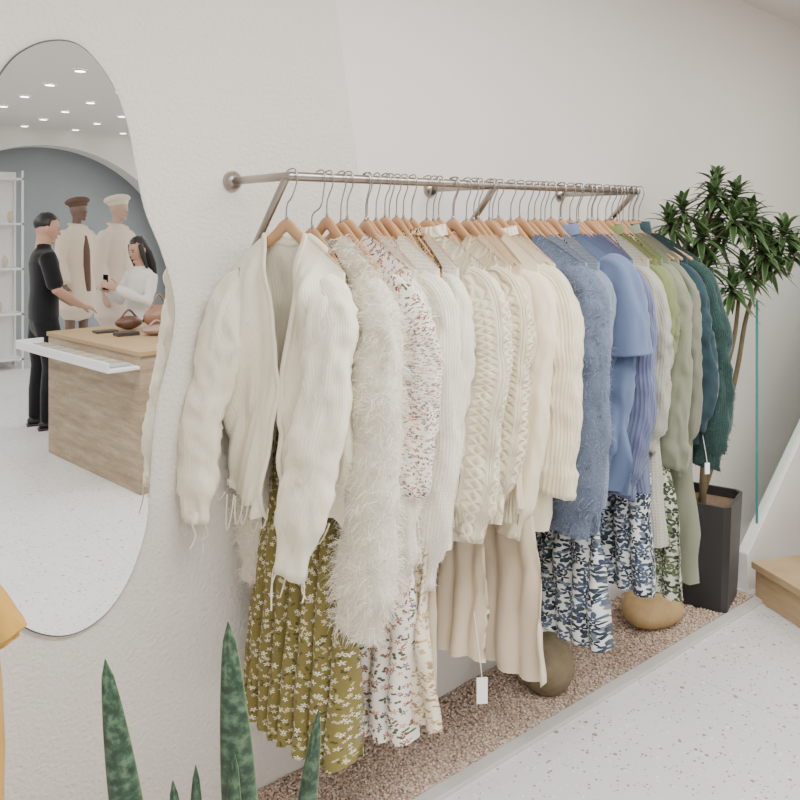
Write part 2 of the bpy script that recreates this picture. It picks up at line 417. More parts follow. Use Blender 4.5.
g('blue_blouse',2.115,[M_blue],ws=.19,hem=.76,whem=.235,seed=22,sl=(.84,.070,.056))
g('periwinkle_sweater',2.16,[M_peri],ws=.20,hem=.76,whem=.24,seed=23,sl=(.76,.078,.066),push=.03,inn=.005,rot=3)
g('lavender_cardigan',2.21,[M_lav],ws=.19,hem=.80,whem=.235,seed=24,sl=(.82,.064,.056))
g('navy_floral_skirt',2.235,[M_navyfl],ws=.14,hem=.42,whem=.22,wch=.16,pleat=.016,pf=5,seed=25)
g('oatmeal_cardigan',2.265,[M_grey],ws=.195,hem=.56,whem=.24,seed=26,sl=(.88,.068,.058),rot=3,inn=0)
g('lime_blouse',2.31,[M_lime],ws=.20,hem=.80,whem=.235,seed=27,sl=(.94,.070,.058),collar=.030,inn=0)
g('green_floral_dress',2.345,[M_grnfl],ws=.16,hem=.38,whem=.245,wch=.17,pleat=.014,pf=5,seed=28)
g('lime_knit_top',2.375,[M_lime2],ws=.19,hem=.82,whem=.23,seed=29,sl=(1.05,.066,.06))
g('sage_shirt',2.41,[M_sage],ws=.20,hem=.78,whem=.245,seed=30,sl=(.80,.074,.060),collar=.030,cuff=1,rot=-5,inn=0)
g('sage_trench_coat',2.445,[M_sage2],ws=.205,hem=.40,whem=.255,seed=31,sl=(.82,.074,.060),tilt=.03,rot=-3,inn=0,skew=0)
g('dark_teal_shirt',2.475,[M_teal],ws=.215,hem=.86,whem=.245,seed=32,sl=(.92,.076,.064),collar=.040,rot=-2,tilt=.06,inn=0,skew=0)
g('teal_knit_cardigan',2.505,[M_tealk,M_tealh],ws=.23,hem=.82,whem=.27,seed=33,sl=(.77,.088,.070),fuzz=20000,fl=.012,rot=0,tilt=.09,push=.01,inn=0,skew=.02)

# ------------------------------------------------------------------ hangers
M_wood=m_plain('hanger_wood',rgb(190,146,106),.45,var=.12,scale=25)
M_steel=NT('brushed_steel',rgb(166,160,154),.3,metal=1).mat
mb=MB()
for x in np.linspace(1.19,2.47,17): HANG.append((x,RAILY,R(-3,5),1.566,.17,.080,.06))
for (x,Yh,rot,nz,ws,drop,nw) in HANG:
    rt=math.radians(rot); c,s=math.cos(rt),math.sin(rt)
    def T(u,z,v=0,yy=None): return Vector((x+v*c+u*s,(Yh if yy is None else yy)+v*s-u*c,z))
    up=.014+R(-.004,.006)
    zt=nz+.018+up
    hook=[T(0,zt-.01),T(0,zt+.045),T(.004,zt+.068,0,RAILY),T(.018,RAILZ-.022,0,RAILY),T(.0215,RAILZ,0,RAILY),T(.014,RAILZ+.0165,0,RAILY),T(0,RAILZ+.018,0,RAILY),T(-.014,RAILZ+.012,0,RAILY),T(-.020,RAILZ-.004,0,RAILY)]
    mb.tube(catmull(hook,26),.0019,6,Vector((c,s,0)),1)
    us=[-ws+.02,-.14 if ws>.17 else -.12,-.10,-.07,-.035,0,.035,.07,.10,.14 if ws>.17 else .12,ws-.02]
    pts=[]
    for u in us:
        a=abs(u); cur=(max(0,a-nw)/(ws-nw))**1.15*drop
        z=nz-.018-cur if a>=.07 else nz-.018+(.07-a)/.07*(.034+up)
        pts.append(T(u,z))
    pth=catmull(pts,34)
    rad=[(.0060,.007+.010*(1-abs(2*k/33-1))) for k in range(34)]
    mb.tube(pth,rad,10,Vector((c,s,0)),0)
    mb.tube([T(0,zt+.012),T(0,zt+.020)],.004,8,Vector((1,0,0)),1)
mb.build('clothes_hangers',[M_wood,M_steel])

# ------------------------------------------------------------------ rail
KW=.06
def ypl(x,h):
    xf=1.46-.169*(h-1.8); return KW*max(0,x-xf)
mb=MB()
M_rail=NT('satin_steel',rgb(168,160,152),.33,metal=1).mat
mb.tube([(X0-.002,RAILY,RAILZ),(X1,RAILY,RAILZ)],.0115,16,Vector((0,0,1)),0)
for xb in (X0,1.775,X1):
    yw=ypl(xb,RAILZ)
    mb.tube([(xb,yw,RAILZ),(xb,RAILY,RAILZ)],.011,14,Vector((0,0,1)),0)
    mb.tube([(xb,yw+.004,RAILZ),(xb,yw-.007,RAILZ)],.028,24,Vector((0,0,1)),0)
    yl=ypl(xb,1.38)
    mb.tube([(xb,RAILY+.015,RAILZ-.004),(xb,yl,1.40)],.010,14,Vector((1,0,0)),0)
    mb.tube([(xb,yl+.004,1.40),(xb,yl-.007,1.40)],.024,24,Vector((0,0,1)),0)
mb.build('clothes_rail',[M_rail])

mb=MB(); M_tag=m_plain('tag_paper',rgb(245,243,238),.7,var=.02)
for (x,y,z,q) in ((1.484,-.52,.42,1),(2.50,-.57,.80,.55)):
    mb.tube(catmull([(x,y+.03*q,z+.16*q),(x,y+.012*q,z+.07*q),(x,y,z)],8),.0010,5,Vector((1,0,0)),0)
    mb.box((x-.015*q,y-.001,z-.068*q),(x+.015*q,y+.001,z),0,lambda p:(x+(p[0]-x)*.8,p[1]+(p[0]-x)*-.5,p[2]))
mb.build('price_tags',[M_tag],False)

# ------------------------------------------------------------------ room
def wall_mat(name,c,bs,bd,scale):
    t=NT(name,c,.85,spec=.25); o=t.coord('Object')
    a=t.noise(o,scale,3,.55); big=t.noise(o,3,3)
    t.bump(a,bs,bd)
    t.color(t.mix(big,dk(c,.975),c)); return t.mat
M_wall=wall_mat('plaster_wall',rgb(234,229,222),.75,.008,90)
M_wallp=wall_mat('smooth_wall',rgb(234,232,228),.15,.002,60)
H=2.8
def quad(name,pts,mat,smooth=False):
    mb=MB(); mb.poly(pts); return mb.build(name,[mat],smooth)
xf=lambda h:1.46-.169*(h-1.8)
XE=6.0; XW=-3.0; YS=-9.2
mb=MB()
mb.poly([(XW,0,0),(xf(0),0,0),(xf(H),0,H),(XW,0,H)],0)
mb.poly([(xf(0),0,0),(XE,ypl(XE,0),0),(XE,ypl(XE,H),H),(xf(H),0,H)],1)
mb.build('wall_north',[M_wall,wall_mat('plaster_wall_fine',rgb(239,235,230),.35,.005,90)],False)
quad('wall_east',[(XE,.3,0),(XE,YS,0),(XE,YS,H),(XE,.3,H)],M_wallp)
quad('wall_west',[(XW,.0,0),(XW,YS,0),(XW,YS,H),(XW,.0,H)],M_wallp)
quad('ceiling',[(XW,.3,H),(XE,.3,H),(XE,YS,H),(XW,YS,H)],m_plain('ceiling_paint',rgb(228,226,224),.9,var=.01))
t=NT('terrazzo',rgb(222,221,220),.32,spec=.4); o=t.coord('Object')
base=t.mix(t.noise(o,2.5,4),rgb(218,216,215),rgb(232,231,230))
def chips(scale,den,size,base,cols):
    v1=t.vor(o,scale,1); cx,cy,cz=t.sep(v1.outputs['Color'])
    chip=t.m('MULTIPLY',t.m('LESS_THAN',v1.outputs['Distance'],t.m('MULTIPLY',cy,size)),t.m('LESS_THAN',cx,den))
    return t.mix(chip,base,t.ramp(cz,cols,'CONSTANT'))
cl=[(0,rgb(160,146,132)),(.3,rgb(190,174,152)),(.55,rgb(170,174,180)),(.8,rgb(246,244,240))]
col=chips(95,.45,.46,base,cl); col=chips(34,.30,.32,col,cl)
x,y,z=t.sep(o)
def seam(q,off): 
    mm=t.m('MODULO',t.m('ADD',q,off),1.2); return t.m('LESS_THAN',t.m('ABSOLUTE',t.m('SUBTRACT',mm,.6)),.0015)
sm_=t.m('MAXIMUM',seam(x,12.4),seam(y,18.45))
t.color(t.mix(sm_,col,rgb(196,194,192)))
quad('floor',[(XW,.3,0),(XW,YS,0),(XE,YS,0),(XE,.3,0)],t.mat)

# pebble bed + trim
SE=3.34
t=NT('gravel',rgb(190,170,156),.8); o=t.coord('Object'); v=t.vor(o,130); a,b,c_=t.sep(v.outputs['Color'])
t.color(t.ramp(a,[(0,rgb(158,136,122)),(.4,rgb(196,174,158)),(.8,rgb(220,204,190))])); t.bump(v.outputs['Distance'],.8,-.006)
mb=MB()
mb.box((-1.2,-.31,0.001),(SE,-.002,.009),0)
mb.box((1.78,-.004,0.001),(SE,.06,.009),0)
ico=bmesh.new(); bmesh.ops.create_icosphere(ico,subdivisions=1,radius=1)
iv=np.array([v.co[:] for v in ico.verts]); ifc=np.array([[v.index for v in f.verts] for f in ico.faces]); ico.free()
N=17000
px=rng.uniform(.0,SE-.01,N); py=-.302+rng.uniform(0,1,N)*(.295+KW*np.maximum(0,px-1.78))
rx=rng.uniform(.0030,.0060,(N,1,3)); rx[:,:,2]*=.7
ang=rng.uniform(0,6.28,N)
V=iv[None]*rx*(1+rng.normal(0,.1,(N,12,1)))
ca,sa=np.cos(ang)[:,None],np.sin(ang)[:,None]
VX=V[:,:,0]*ca-V[:,:,1]*sa; VY=V[:,:,0]*sa+V[:,:,1]*ca
P=np.stack([VX+px[:,None],VY+py[:,None],V[:,:,2]+.010+rng.uniform(0,.003,(N,1))],2).reshape(-1,3)
o0=len(mb.v); mb.v.extend(map(tuple,P)); mb.uv.extend([(0,0)]*len(P))
F=(ifc[None]+(np.arange(N)*12)[:,None,None]+o0).reshape(-1,3)
mb.f.extend(map(tuple,F.tolist()))
mi=np.repeat(rng.choice([1,2,3,4],N,p=[.38,.27,.27,.08]),20); mb.mi.extend(mi.tolist())
pm=[m_plain('pebble_'+n,c,.7,var=.05) for n,c in (('tan',rgb(204,180,160)),('rose',rgb(196,168,150)),('pale',rgb(226,208,192)),('brown',rgb(164,138,122)))]
mb.build('pebble_bed',[t.mat]+pm)
mb=MB(); mb.box((-1.2,-.352,0),(SE+.01,-.31,.014),0); mb.box((SE,-.352,0),(SE+.02,.1,.014),0)
mb.build('trim_1',[m_plain('trim_metal',rgb(204,202,198),.4,var=.02)],False,bevel=.002)

# mirror
pts=[(.581,2.038),(.639,2.022),(.700,1.949),(.738,1.852),(.758,1.752),(.782,1.638),(.824,1.535),(.856,1.430),(.862,1.351),(.843,1.249),(.816,1.148),(.803,1.047),(.795,.920),(.784,.820),(.745,.716),(.688,.645),(.616,.618),(.547,.635),(.481,.688),(.40,.80),(.34,.95),(.30,1.15),(.29,1.35),(.31,1.55),(.36,1.75),(.449,1.944),(.510,2.012)]
n=len(pts); out=[]
for i in range(n):
    a,b,c,d=[Vector((*pts[(i+k)%n],0)) for k in (-1,0,1,2)]
    for q in range(6):
        tt=q/6; out.append(.5*((2*b)+(c-a)*tt+(2*a-5*b+4*c-d)*tt*tt+(3*b-a-3*c+d)*tt**3))
cx_=sum((p.x for p in out))/len(out); cz_=sum((p.y for p in out))/len(out)
mb=MB()
mb.poly([(p.x,-.014,p.y) for p in out],0)
ring=out+[out[0]]
mb.grid([[(p.x,-.014,p.y) for p in ring],[(p.x+(p.x-cx_)*.010,-.011,p.y+(p.y-cz_)*.006) for p in ring],[(p.x+(p.x-cx_)*.010,0,p.y+(p.y-cz_)*.006) for p in ring]],None,1)
mb.build('wall_mirror',[NT('mirror_glass',(.91,.92,.91,1),0.0,metal=1).mat,NT('mirror_edge',rgb(112,118,116),.3,metal=.6).mat],False)

# ------------------------------------------------------------------ stones
def stone(name,c,r,mat,seed,fl=0):
    mb=MB()
    def fn(d):
        n=noise.noise(d*9+Vector((seed,0,0)))*.10+noise.noise(d*25+Vector((seed,3,0)))*.03
        d=d*(1+n)
        return d
    mb.ell((c[0],c[1],c[2]+r[2]*.85),r,0,40,24,fn)
    return mb.build(name,[mat])
def m_stone(name,a,b):
    t=NT(name,a,.8); o=t.coord('Object'); f=t.noise(o,14,6,.7); t.color(t.mix(f,a,b)); t.bump(t.noise(o,50,5),.5,.006); return t.mat
stone('boulder',(2.13,-.19,.01),(.095,.095,.10),m_stone('mossy_stone',rgb(86,78,58),rgb(154,138,108)),1.2)
stone('boulder',(2.82,-.15,.01),(.15,.11,.065),m_stone('tan_stone',rgb(150,116,70),rgb(204,178,132)),5.2)

# ------------------------------------------------------------------ dracaena
PX,PY=3.17,-.165
M_pot=NT('charcoal_ceramic',rgb(44,44,46),.4).mat; M_soil=m_plain('soil',rgb(120,100,80),.95,var=.3,scale=60)
mb=MB()
def sq(r,z,rot=.30):
    out=[]
    for i in range(4):
        a=math.pi/4+i*math.pi/2+rot
        for da in (-.10,.10): out.append(Vector((PX+r*math.cos(a+da),PY+r*math.sin(a+da),z)))
    return out+[out[0]]
rows=[sq(.155,.010),sq(.180,.45),sq(.165,.45),sq(.163,.41)]
mb.grid(rows[:4],None,0); mb.poly(rows[0][:-1],0); mb.poly(rows[3][:-1],1)
pot=mb.build('potted_dracaena',[M_pot,M_soil],False)
M_bark=m_stone('dracaena_bark',rgb(78,70,48),rgb(118,106,78))
tl=NT('dracaena_leaf',rgb(60,92,40),.4,spec=.5); uvx,uvy,_=tl.sep(tl.coord('UV'))
e=tl.m('GREATER_THAN',tl.m('ABSOLUTE',uvx),.72)
tl.color(tl.mix(e,tl.mix(tl.noise(tl.coord('Object'),9,2),rgb(36,66,38),rgb(78,108,62)),rgb(108,130,84)))
M_dl=tl.mat
mb=MB()
trunks=[[(PX-.01,PY,.41),(PX+.0,PY-.01,.62),(PX+.05,PY-.04,.85),(PX+.09,PY-.09,1.10),(PX+.12,PY-.10,1.30)],
        [(PX+.02,PY+.02,.41),(PX+.07,PY-.03,.65),(PX+.13,PY-.08,.95),(PX+.14,PY-.12,1.20),(PX+.17,PY-.16,1.36)],
        [(PX-.03,PY-.02,.41),(PX-.02,PY-.02,.8),(PX-.01,PY+.0,1.15),(PX-.06,PY+.03,1.45)]]
for tr in trunks: 
    p=catmull(tr,22); mb.tube(p,[.013-.005*i/21 for i in range(22)],10,Vector((0,1,0)),0)
tips=[(3.05,-.08,1.62),(3.09,-.12,1.68),(3.12,-.19,1.57),(3.17,-.22,1.74),(3.22,-.20,1.79),(3.28,-.26,1.74),(3.20,-.30,1.64),(3.30,-.31,1.62),(3.25,-.20,1.55),(3.38,-.34,1.55),(3.42,-.40,1.58),(3.41,-.33,1.46),(3.30,-.28,1.42),(3.17,-.20,1.44),(3.33,-.36,1.50),(3.25,-.16,1.66),(3.12,-.15,1.46),(3.24,-.26,1.35),(3.46,-.42,1.50),(3.37,-.28,1.66)]
for tp in tips:
    tp=Vector(tp); tr=min(trunks,key=lambda q:(Vector(q[-1])-tp).length); e=Vector(tr[-1])
    mid=(e+tp)/2+Vector((R(-.02,.02),R(-.02,.02),-.03))
    mb.tube(catmull([e-Vector((0,0,.02)),mid,tp],10),.0065,7,Vector((0,1,0)),0)
    ax=(tp-mid).normalized()*.5+Vector((0,0,.8)); ax.normalize()
    nl=30
    for q in range(nl):
        az=q*2.399; el=math.radians(78-115*(q/nl)+R(-8,8))
        d=Vector((math.cos(az)*math.cos(el),math.sin(az)*math.cos(el),math.sin(el)))
        d=(ax.to_track_quat('Z','Y')@d)
        L=R(.10,.145); w=R(.013,.017); base=tp-ax*(.05*q/nl)
        sd=d.cross(Vector((0,0,1))); 
        if sd.length<.05: sd=Vector((1,0,0))
        sd.normalize(); up=sd.cross(d)
        P=[];U=[]
        for a in range(7):
            f=a/6; cc=base+d*L*f-Vector((0,0,1))*L*.38*f*f
            ww=w*(.55+1.2*f-1.72*f*f)*1.2+.0004
            P.append([cc-sd*ww+up*ww*.35,cc,cc+sd*ww+up*ww*.35]); U.append([(-1,f),(0,f),(1,f)])
        mb.grid(P,U,1)
pl=mb.build('dracaena_foliage',[M_bark,M_dl]); pl.parent=pot

# ------------------------------------------------------------------ sansevieria
SX,SY=.50,-1.03
mb=MB()
prof=[(.0,.001),(.12,.001),(.14,.02),(.165,.36),(.172,.42),(.150,.42),(.148,.38),(0,.38)]
P=[[Vector((SX+r*math.cos(2*math.pi*i/40),SY+r*math.sin(2*math.pi*i/40),z)) for i in range(41)] for r,z in prof]
mb.grid(P[:7],None,0); mb.grid(P[6:],None,1)
sp=mb.build('potted_snake_plant',[m_plain('white_planter',rgb(220,216,208),.5),M_soil])
tl=NT('snake_leaf',rgb(60,90,60),.42,spec=.5); u_,v_,_=tl.sep(tl.coord('UV')); ob=tl.coord('UV')
bn=tl.noise(tl.mapping(ob,(1.3,75,1)),1.0,3,.6)
c1=tl.ramp(bn,[(.38,rgb(32,54,40)),(.5,rgb(50,78,56)),(.64,rgb(88,114,88))])
ed=tl.m('GREATER_THAN',tl.m('ABSOLUTE',u_),.96)
tl.color(tl.mix(ed,c1,rgb(98,116,76))); M_sl=tl.mat
mb=MB()
leaves=[((.364,-.942,1.030),(.44,-1.00),.021,0),((.489,-1.044,1.079),(.505,-1.055),.023,1),((.582,-1.118,.963),(.545,-1.08),.015,2),
        ((.455,-1.02,.893),(.47,-1.02),.013,3),((.432,-1.0,.872),(.455,-1.0),.014,4),((.482,-1.075,.926),(.495,-1.075),.015,5),((.52,-.99,.80),(.51,-1.0),.02,6),((.42,-1.06,.74),(.46,-1.05),.02,7)]
cr=Vector((.7747,-.6323,0)); fw=Vector((.6323,.7747,0))
for tip,bs,w,sd in leaves:
    tip=Vector(tip); b=Vector((bs[0],bs[1],.37)); ctrl=(tip+b)/2+cr*.012*math.sin(sd*2)
    path=catmull([b,ctrl,tip],30); P=[];U=[]
    tw=math.radians(R(-25,25)); sdv=(cr*math.cos(tw)+fw*math.sin(tw)); nv=(fw*math.cos(tw)-cr*math.sin(tw))
    for i,p in enumerate(path):
        f=i/29; ww=w*min(1,(.8+.4*f))*math.sqrt(max(0,1-max(0,(f-.70)/.30)**2.2))*(1-.35*max(0,(f-.7)/.3))+.0006
        row=[];ur=[]
        for k in range(17):
            th=2*math.pi*k/16; cs,sn=math.cos(th),math.sin(th)
            row.append(p+sdv*ww*cs+nv*(ww*.62*sn)); ur.append((cs,p.z*1.0+sd*.37))
        P.append(row);U.append(ur)
    mb.grid(P,U,0)
l=mb.build('snake_plant_leaves',[M_sl]); l.parent=sp

# ------------------------------------------------------------------ mustard garment on low stand (left edge)
GX,GY=.14,-.45
mb=garment('x',GX,[M_must],ws=.19,neckz=1.15,hem=.50,whem=.245,wch=.225,drop=.09,sl=(.91,.058,.052),seed=40,rot=51,Y=GY,fold=.012,pleat=.008,pf=5,collar=.03,push=0,build=False,hang=False)
mb.build('mustard_shirt',[M_must])
mb=MB()
mb.tube([(GX,GY,.012),(GX,GY,1.25)],.010,12,Vector((1,0,0)),0); mb.tube([(GX,GY,.0),(GX,GY,.012)],.15,32,Vector((1,0,0)),0,False)
mb.tube([(GX,GY,.012),(GX,GY,.0125)],.149,32,Vector((1,0,0)),0)
mb.tube(catmull([(GX-.12,GY+.10,1.06),(GX,GY,1.13),(GX+.12,GY-.10,1.06)],14),.008,8,Vector((0,0,1)),0)
mb.build('garment_stand',[M_rail])

# ------------------------------------------------------------------ stairs
t=NT('oak',rgb(200,170,126),.45); o=t.coord('Object'); f=t.noise(t.mapping(o,(3,3,26),(0,0,.3)),2.2,6,.6)
t.color(t.mix(f,rgb(168,136,96),rgb(208,184,146))); M_oak=t.mat
mb=MB()
d=Vector((.42,.946,0)); q=Vector((.946,-.42,0)); O=Vector((3.34,-.31,0))
def sp_(p): return O+d*p[0]+q*p[1]+Vector((0,0,p[2]))
nst=9
for i in range(nst):
    mb.box((-1.15,.27*i,0 if i==0 else .165*i-.02),(.0,.27*nst,.165*(i+1)-.03),0,sp_)
    mb.box((-1.15,.27*i-.02,.165*(i+1)-.03),(.0,.27*(i+1)+.02,.165*(i+1)),0,sp_)
mb.build('staircase',[M_oak],False,bevel=.003)
s0=Vector((3.385,-.255,0)); sd=Vector((1,0.00,0)); th=Vector((0,.05,0)); L=2.2; sl_=.82
def para(z0,z1,h0,h1,th,off=Vector((0,0,0)),s=0,e=L):
    A=[s0+off+sd*s+Vector((0,0,z0)),s0+off+sd*e+Vector((0,0,h0)),s0+off+sd*e+Vector((0,0,h1)),s0+off+sd*s+Vector((0,0,z1))]
    if th is None: mb.poly(A); return
    B=[p+th for p in A]; o=len(mb.v)
    for p in A+B: mb.v.append(tuple(p)); mb.uv.append((0,0))
    for f in ((0,1,2,3),(7,6,5,4),(0,4,5,1),(1,5,6,2),(2,6,7,3),(3,7,4,0)): mb.f.append(tuple(o+k for k in f)); mb.mi.append(0)
mb=MB()
para(0,.16,0,.16+sl_*L,th)
par=mb.build('stair_balustrade',[m_plain('white_paint',rgb(236,234,230),.5,var=.01)],False,bevel=.004)
g_=NT('clear_glass',(.93,.98,.97,1),.0); 
tr=g_.node('ShaderNodeBsdfTransparent'); tr.inputs[0].default_value=(.91,.96,.95,1); gl=g_.node('ShaderNodeBsdfGlossy'); gl.inputs['Roughness'].default_value=0.0
mx=g_.node('ShaderNodeMixShader'); mx.inputs[0].default_value=.14
g_.l.new(tr.outputs[0],mx.inputs[1]); g_.l.new(gl.outputs[0],mx.inputs[2]); g_.l.new(mx.outputs[0],g_.n['Material Output'].inputs[0])
mb=MB(); para(.25,1.26,.16+sl_*L,1.20+sl_*L,None,Vector((0,.02,0)),.125); 
gp=mb.build('glass_panel',[g_.mat],False); gp.parent=par
mb=MB(); mb.box((s0.x+.122,s0.y+.018,.25),(s0.x+.128,s0.y+.028,1.26),0)
ge=mb.build('glass_edge',[NT('teal_glass_edge',rgb(80,150,150),.2).mat],False); ge.parent=par

# ------------------------------------------------------------------ shop counter (seen in mirror)
t=NT('travertine',rgb(190,170,144),.5); o=t.coord('Object'); f=t.noise(t.mapping(o,(1.2,1.2,9),(0.05,0.03,0)),2.0,7,.7)
pit=t.noise(t.mapping(o,(1,1,3)),26,4,.7)
cc=t.ramp(f,[(.3,rgb(134,114,92)),(.5,rgb(166,146,120)),(.7,rgb(190,172,146))])
t.color(t.mix(t.m('LESS_THAN',pit,.36),cc,rgb(118,100,80))); M_trav=t.mat
mb=MB(); CX0,CX1,CY0,CY1=0,.72,-1.30,0
mb.box((CX0,CY0,0),(CX1,CY1,.82),0); mb.box((CX0-.01,CY0-.01,.82),(CX1+.01,CY1+.01,.85),1)
mb.box((CX0-.20,CY0-.06,.745),(CX0-.001,CY1,.765),2); mb.box((CX0-.20,CY0-.06,.765),(CX0-.19,CY1,.805),2)
mb.box((CX0-.20,CY0-.06,.765),(CX0-.01,CY0-.05,.805),2)
for i in range(24):
    y=CY0+.03+i*.052; mb.box((CX0-.165,y,.765),(CX0-.03,y+.030,.782),3 if i%3 else 4)
cnt=mb.build('sales_counter',[M_trav,m_plain('counter_top_wood',rgb(176,146,108),.4,var=.1,scale=6),m_plain('white_tray',rgb(236,238,240),.3,var=.01),m_plain('jewellery_pads',rgb(170,176,178),.5,var=.3,scale=90),m_plain('gold_trinkets',rgb(180,150,100),.3)],False,bevel=.004)
cnt.location=(1.80,-2.66,0); cnt.rotation_euler=(0,0,math.radians(-7))
mb=MB()
def bag(c,r,mat): 
    mb.ell((c[0],c[1],c[2]+r[2]),r,mat,20,12,lambda d_: Vector((d_.x,d_.y,d_.z*(.9+.1*math.cos(d_.x*30)))))
    mb.tube(catmull([(c[0]-r[0]*.6,c[1],c[2]+r[2]*1.6),(c[0],c[1],c[2]+r[2]*2.8),(c[0]+r[0]*.6,c[1],c[2]+r[2]*1.6)],10),.008,8,Vector((0,1,0)),mat)
bag((2.12,-3.70,.85),(.10,.06,.05),0); bag((2.28,-3.55,.85),(.11,.08,.09),1); bag((2.16,-3.30,.85),(.10,.06,.035),2); bag((2.34,-3.22,.85),(.10,.08,.07),0)
mb.build('handbags',[m_plain('brown_leather',rgb(96,66,50),.4),m_plain('tan_leather',rgb(150,110,90),.4),m_plain('taupe_leather',rgb(160,134,120),.4)])
mb=MB()
for k,(x,y) in enumerate(((1.86,-3.70),(1.92,-3.46))): mb.box((x,y,.85),(x+.15,y+.10,.865+.01*k),0)
mb.build('display_trays',[m_plain('dark_tray',rgb(60,54,52),.4)],False,bevel=.004)

mb=MB()
mb.poly([(XW,YS,0),(XE,YS,0),(XE,YS,H),(XW,YS,H)],0)
mb.build('wall_south',[m_plain('blue_grey_paint',rgb(164,172,178),.85,var=.02)],False)
mb=MB(); yf=-8.6
cxA,rA=2.95,1.75; zc=.85; n=40
xs=[cxA-rA+2*rA*i/n for i in range(n+1)]
top=[(x,yf,H) for x in xs]; bot=[(x,yf,zc+math.sqrt(max(0,rA*rA-(x-cxA)**2))) for x in xs]
bot2=[(p[0],yf-.35,p[2]) for p in bot]
mb.grid([top,bot,bot2],None,0)
mb.box((4.70,yf-.35,0),(XE,yf,H),0); mb.box((cxA-rA-.15,yf-.35,0),(cxA-rA,yf,H),0); 
mb.build('arch_partition',[M_wallp],False)
mb=MB()
for z in (.1,.6,1.1,1.6,2.1): mb.box((1.55,-7.9,z),(2.38,-7.55,z+.02),0)
for x in (1.55,2.36): mb.box((x,-7.9,0),(x+.02,-7.88,2.2),0); mb.box((x,-7.57,0),(x+.02,-7.55,2.2),0)
mb.box((1.55,-7.93,0),(2.38,-7.90,2.2),0)
for i in range(12):
    z=(.12,.62,1.12,1.62)[i%4]; x=1.62+.06*i
    mb.ell((x,-7.7,z+.07),(.035,.035,.07),1,12,8)
mb.build('display_shelf',[m_plain('white_metal',rgb(232,232,232),.4),m_plain('ceramics',rgb(206,190,176),.5)],False)

M_em=NT('lamp_glow',(1,1,1,1)); M_em.b.inputs['Emission Color'].default_value=(1,.96,.9,1); M_em.b.inputs['Emission Strength'].default_value=14
mb=MB()
for x in np.arange(-2.2,6,.6):
    for y in np.arange(-8.4,-.9,.8):
        if y>-3 and (round(x*10)%12)!=2: continue
        P=[[Vector((x+r*math.cos(2*math.pi*i/16),y+r*math.sin(2*math.pi*i/16),z)) for i in range(17)] for r,z in ((.055,H-.001),(.055,H-.012),(.04,H-.012))]
        mb.grid(P,None,0); mb.poly([p for p in [Vector((x+.04*math.cos(2*math.pi*i/16),y+.04*math.sin(2*math.pi*i/16),H-.011)) for i in range(16)]][::-1],1)
mb.build('ceiling_downlights',[m_plain('white_trim',rgb(230,230,230),.5),M_em.mat],False)

# ------------------------------------------------------------------ people
def remesh(mb,name,mats,vox):
    ob=mb.build(name,mats[:1])
    md=ob.modifiers.new('r','REMESH'); md.mode='VOXEL'; md.voxel_size=vox; md.use_smooth_shade=True
    m2=ob.modifiers.new('s','SMOOTH'); m2.iterations=4; m2.factor=.5
    return ob
def xf_mb(mb,loc,rz,sc=1):
    M=Matrix.Translation(loc)@Matrix.Rotation(rz,4,'Z')@Matrix.Scale(sc,4)
    mb.v=[tuple(M@Vector(v)) for v in mb.v]
def head(sk,hc,feat,tone=0,pitch=0,female=False):
    Rm=Matrix.Rotation(pitch,3,'Y'); c=Vector(hc)
    L=lambda p:c+Rm@Vector(p)
    def fn(d):
        if d.z<0: d=Vector((d.x*(1+.06*(-d.z/.12)) if d.x>0 else d.x*(1-.30*(-d.z/.12)),d.y*(1-.30*(-d.z/.12)),d.z))
        return d
    sk.ell(c,(.094,.074,.116),0,24,18,fn,Rm)
    sk.tube([L((.086,0,.018)),L((.098,0,-.010)),L((.108,0,-.028))],[(.007,.009),(.010,.011),(.014,.010)],10,Vector((0,1,0)))
    sk.tube([L((.086,-.018,-.060)),L((.096,0,-.058)),L((.086,.018,-.060))],.007,8,Vector((0,0,1)))
    sk.ell(L((.070,0,-.096)),(.022,.024,.018),0,10,8)
    for s in (-1,1):
        sk.ell(L((-.005,s*.076,-.008)),(.018,.009,.030),0,10,8)
        feat.ell(L((.082,s*.028,.004)),(.007,.011,.005),1,10,8)
        feat.tube([L((.090,s*.014,.022)),L((.088,s*.030,.027)),L((.078,s*.045,.022))],.0028,6,Vector((0,0,1)),0)
    feat.tube([L((.097,-.016,-.060)),L((.102,0,-.058)),L((.097,.016,-.060))],.003,6,Vector((0,0,1)),2)
    return L,Rm
def hand(sk,w,dirv,palm,thumb,curl=.6):
    w=Vector(w); d=Vector(dirv).normalized(); pn=Vector(palm).normalized(); sd=d.cross(pn).normalized()
    if sd.dot(Vector(thumb))<0: sd=-sd
    sk.tube([w-d*.02,w+d*.03,w+d*.080],[(.016,.024),(.014,.034),(.012,.038)],12,pn)
    for i,(o,L) in enumerate(((.030,.068),(.010,.076),(-.010,.070),(-.029,.055))):
        b=w+d*.075+sd*o; p=[b]; ang=0; dd=d
        for k in range(3):
            ang+=curl*.5; dd=(d*math.cos(ang)+pn*math.sin(ang)); p.append(p[-1]+dd*L*(.42,.32,.26)[k])
        sk.tube(p,[.0095,.009,.0082,.007],8,sd)
    b=w+d*.02+sd*.028; sk.tube([b,b+(d*.5+sd*.7)*.035,b+(d*.85+sd*.6+pn*.3)*.065],[.012,.0105,.008],8,pn)

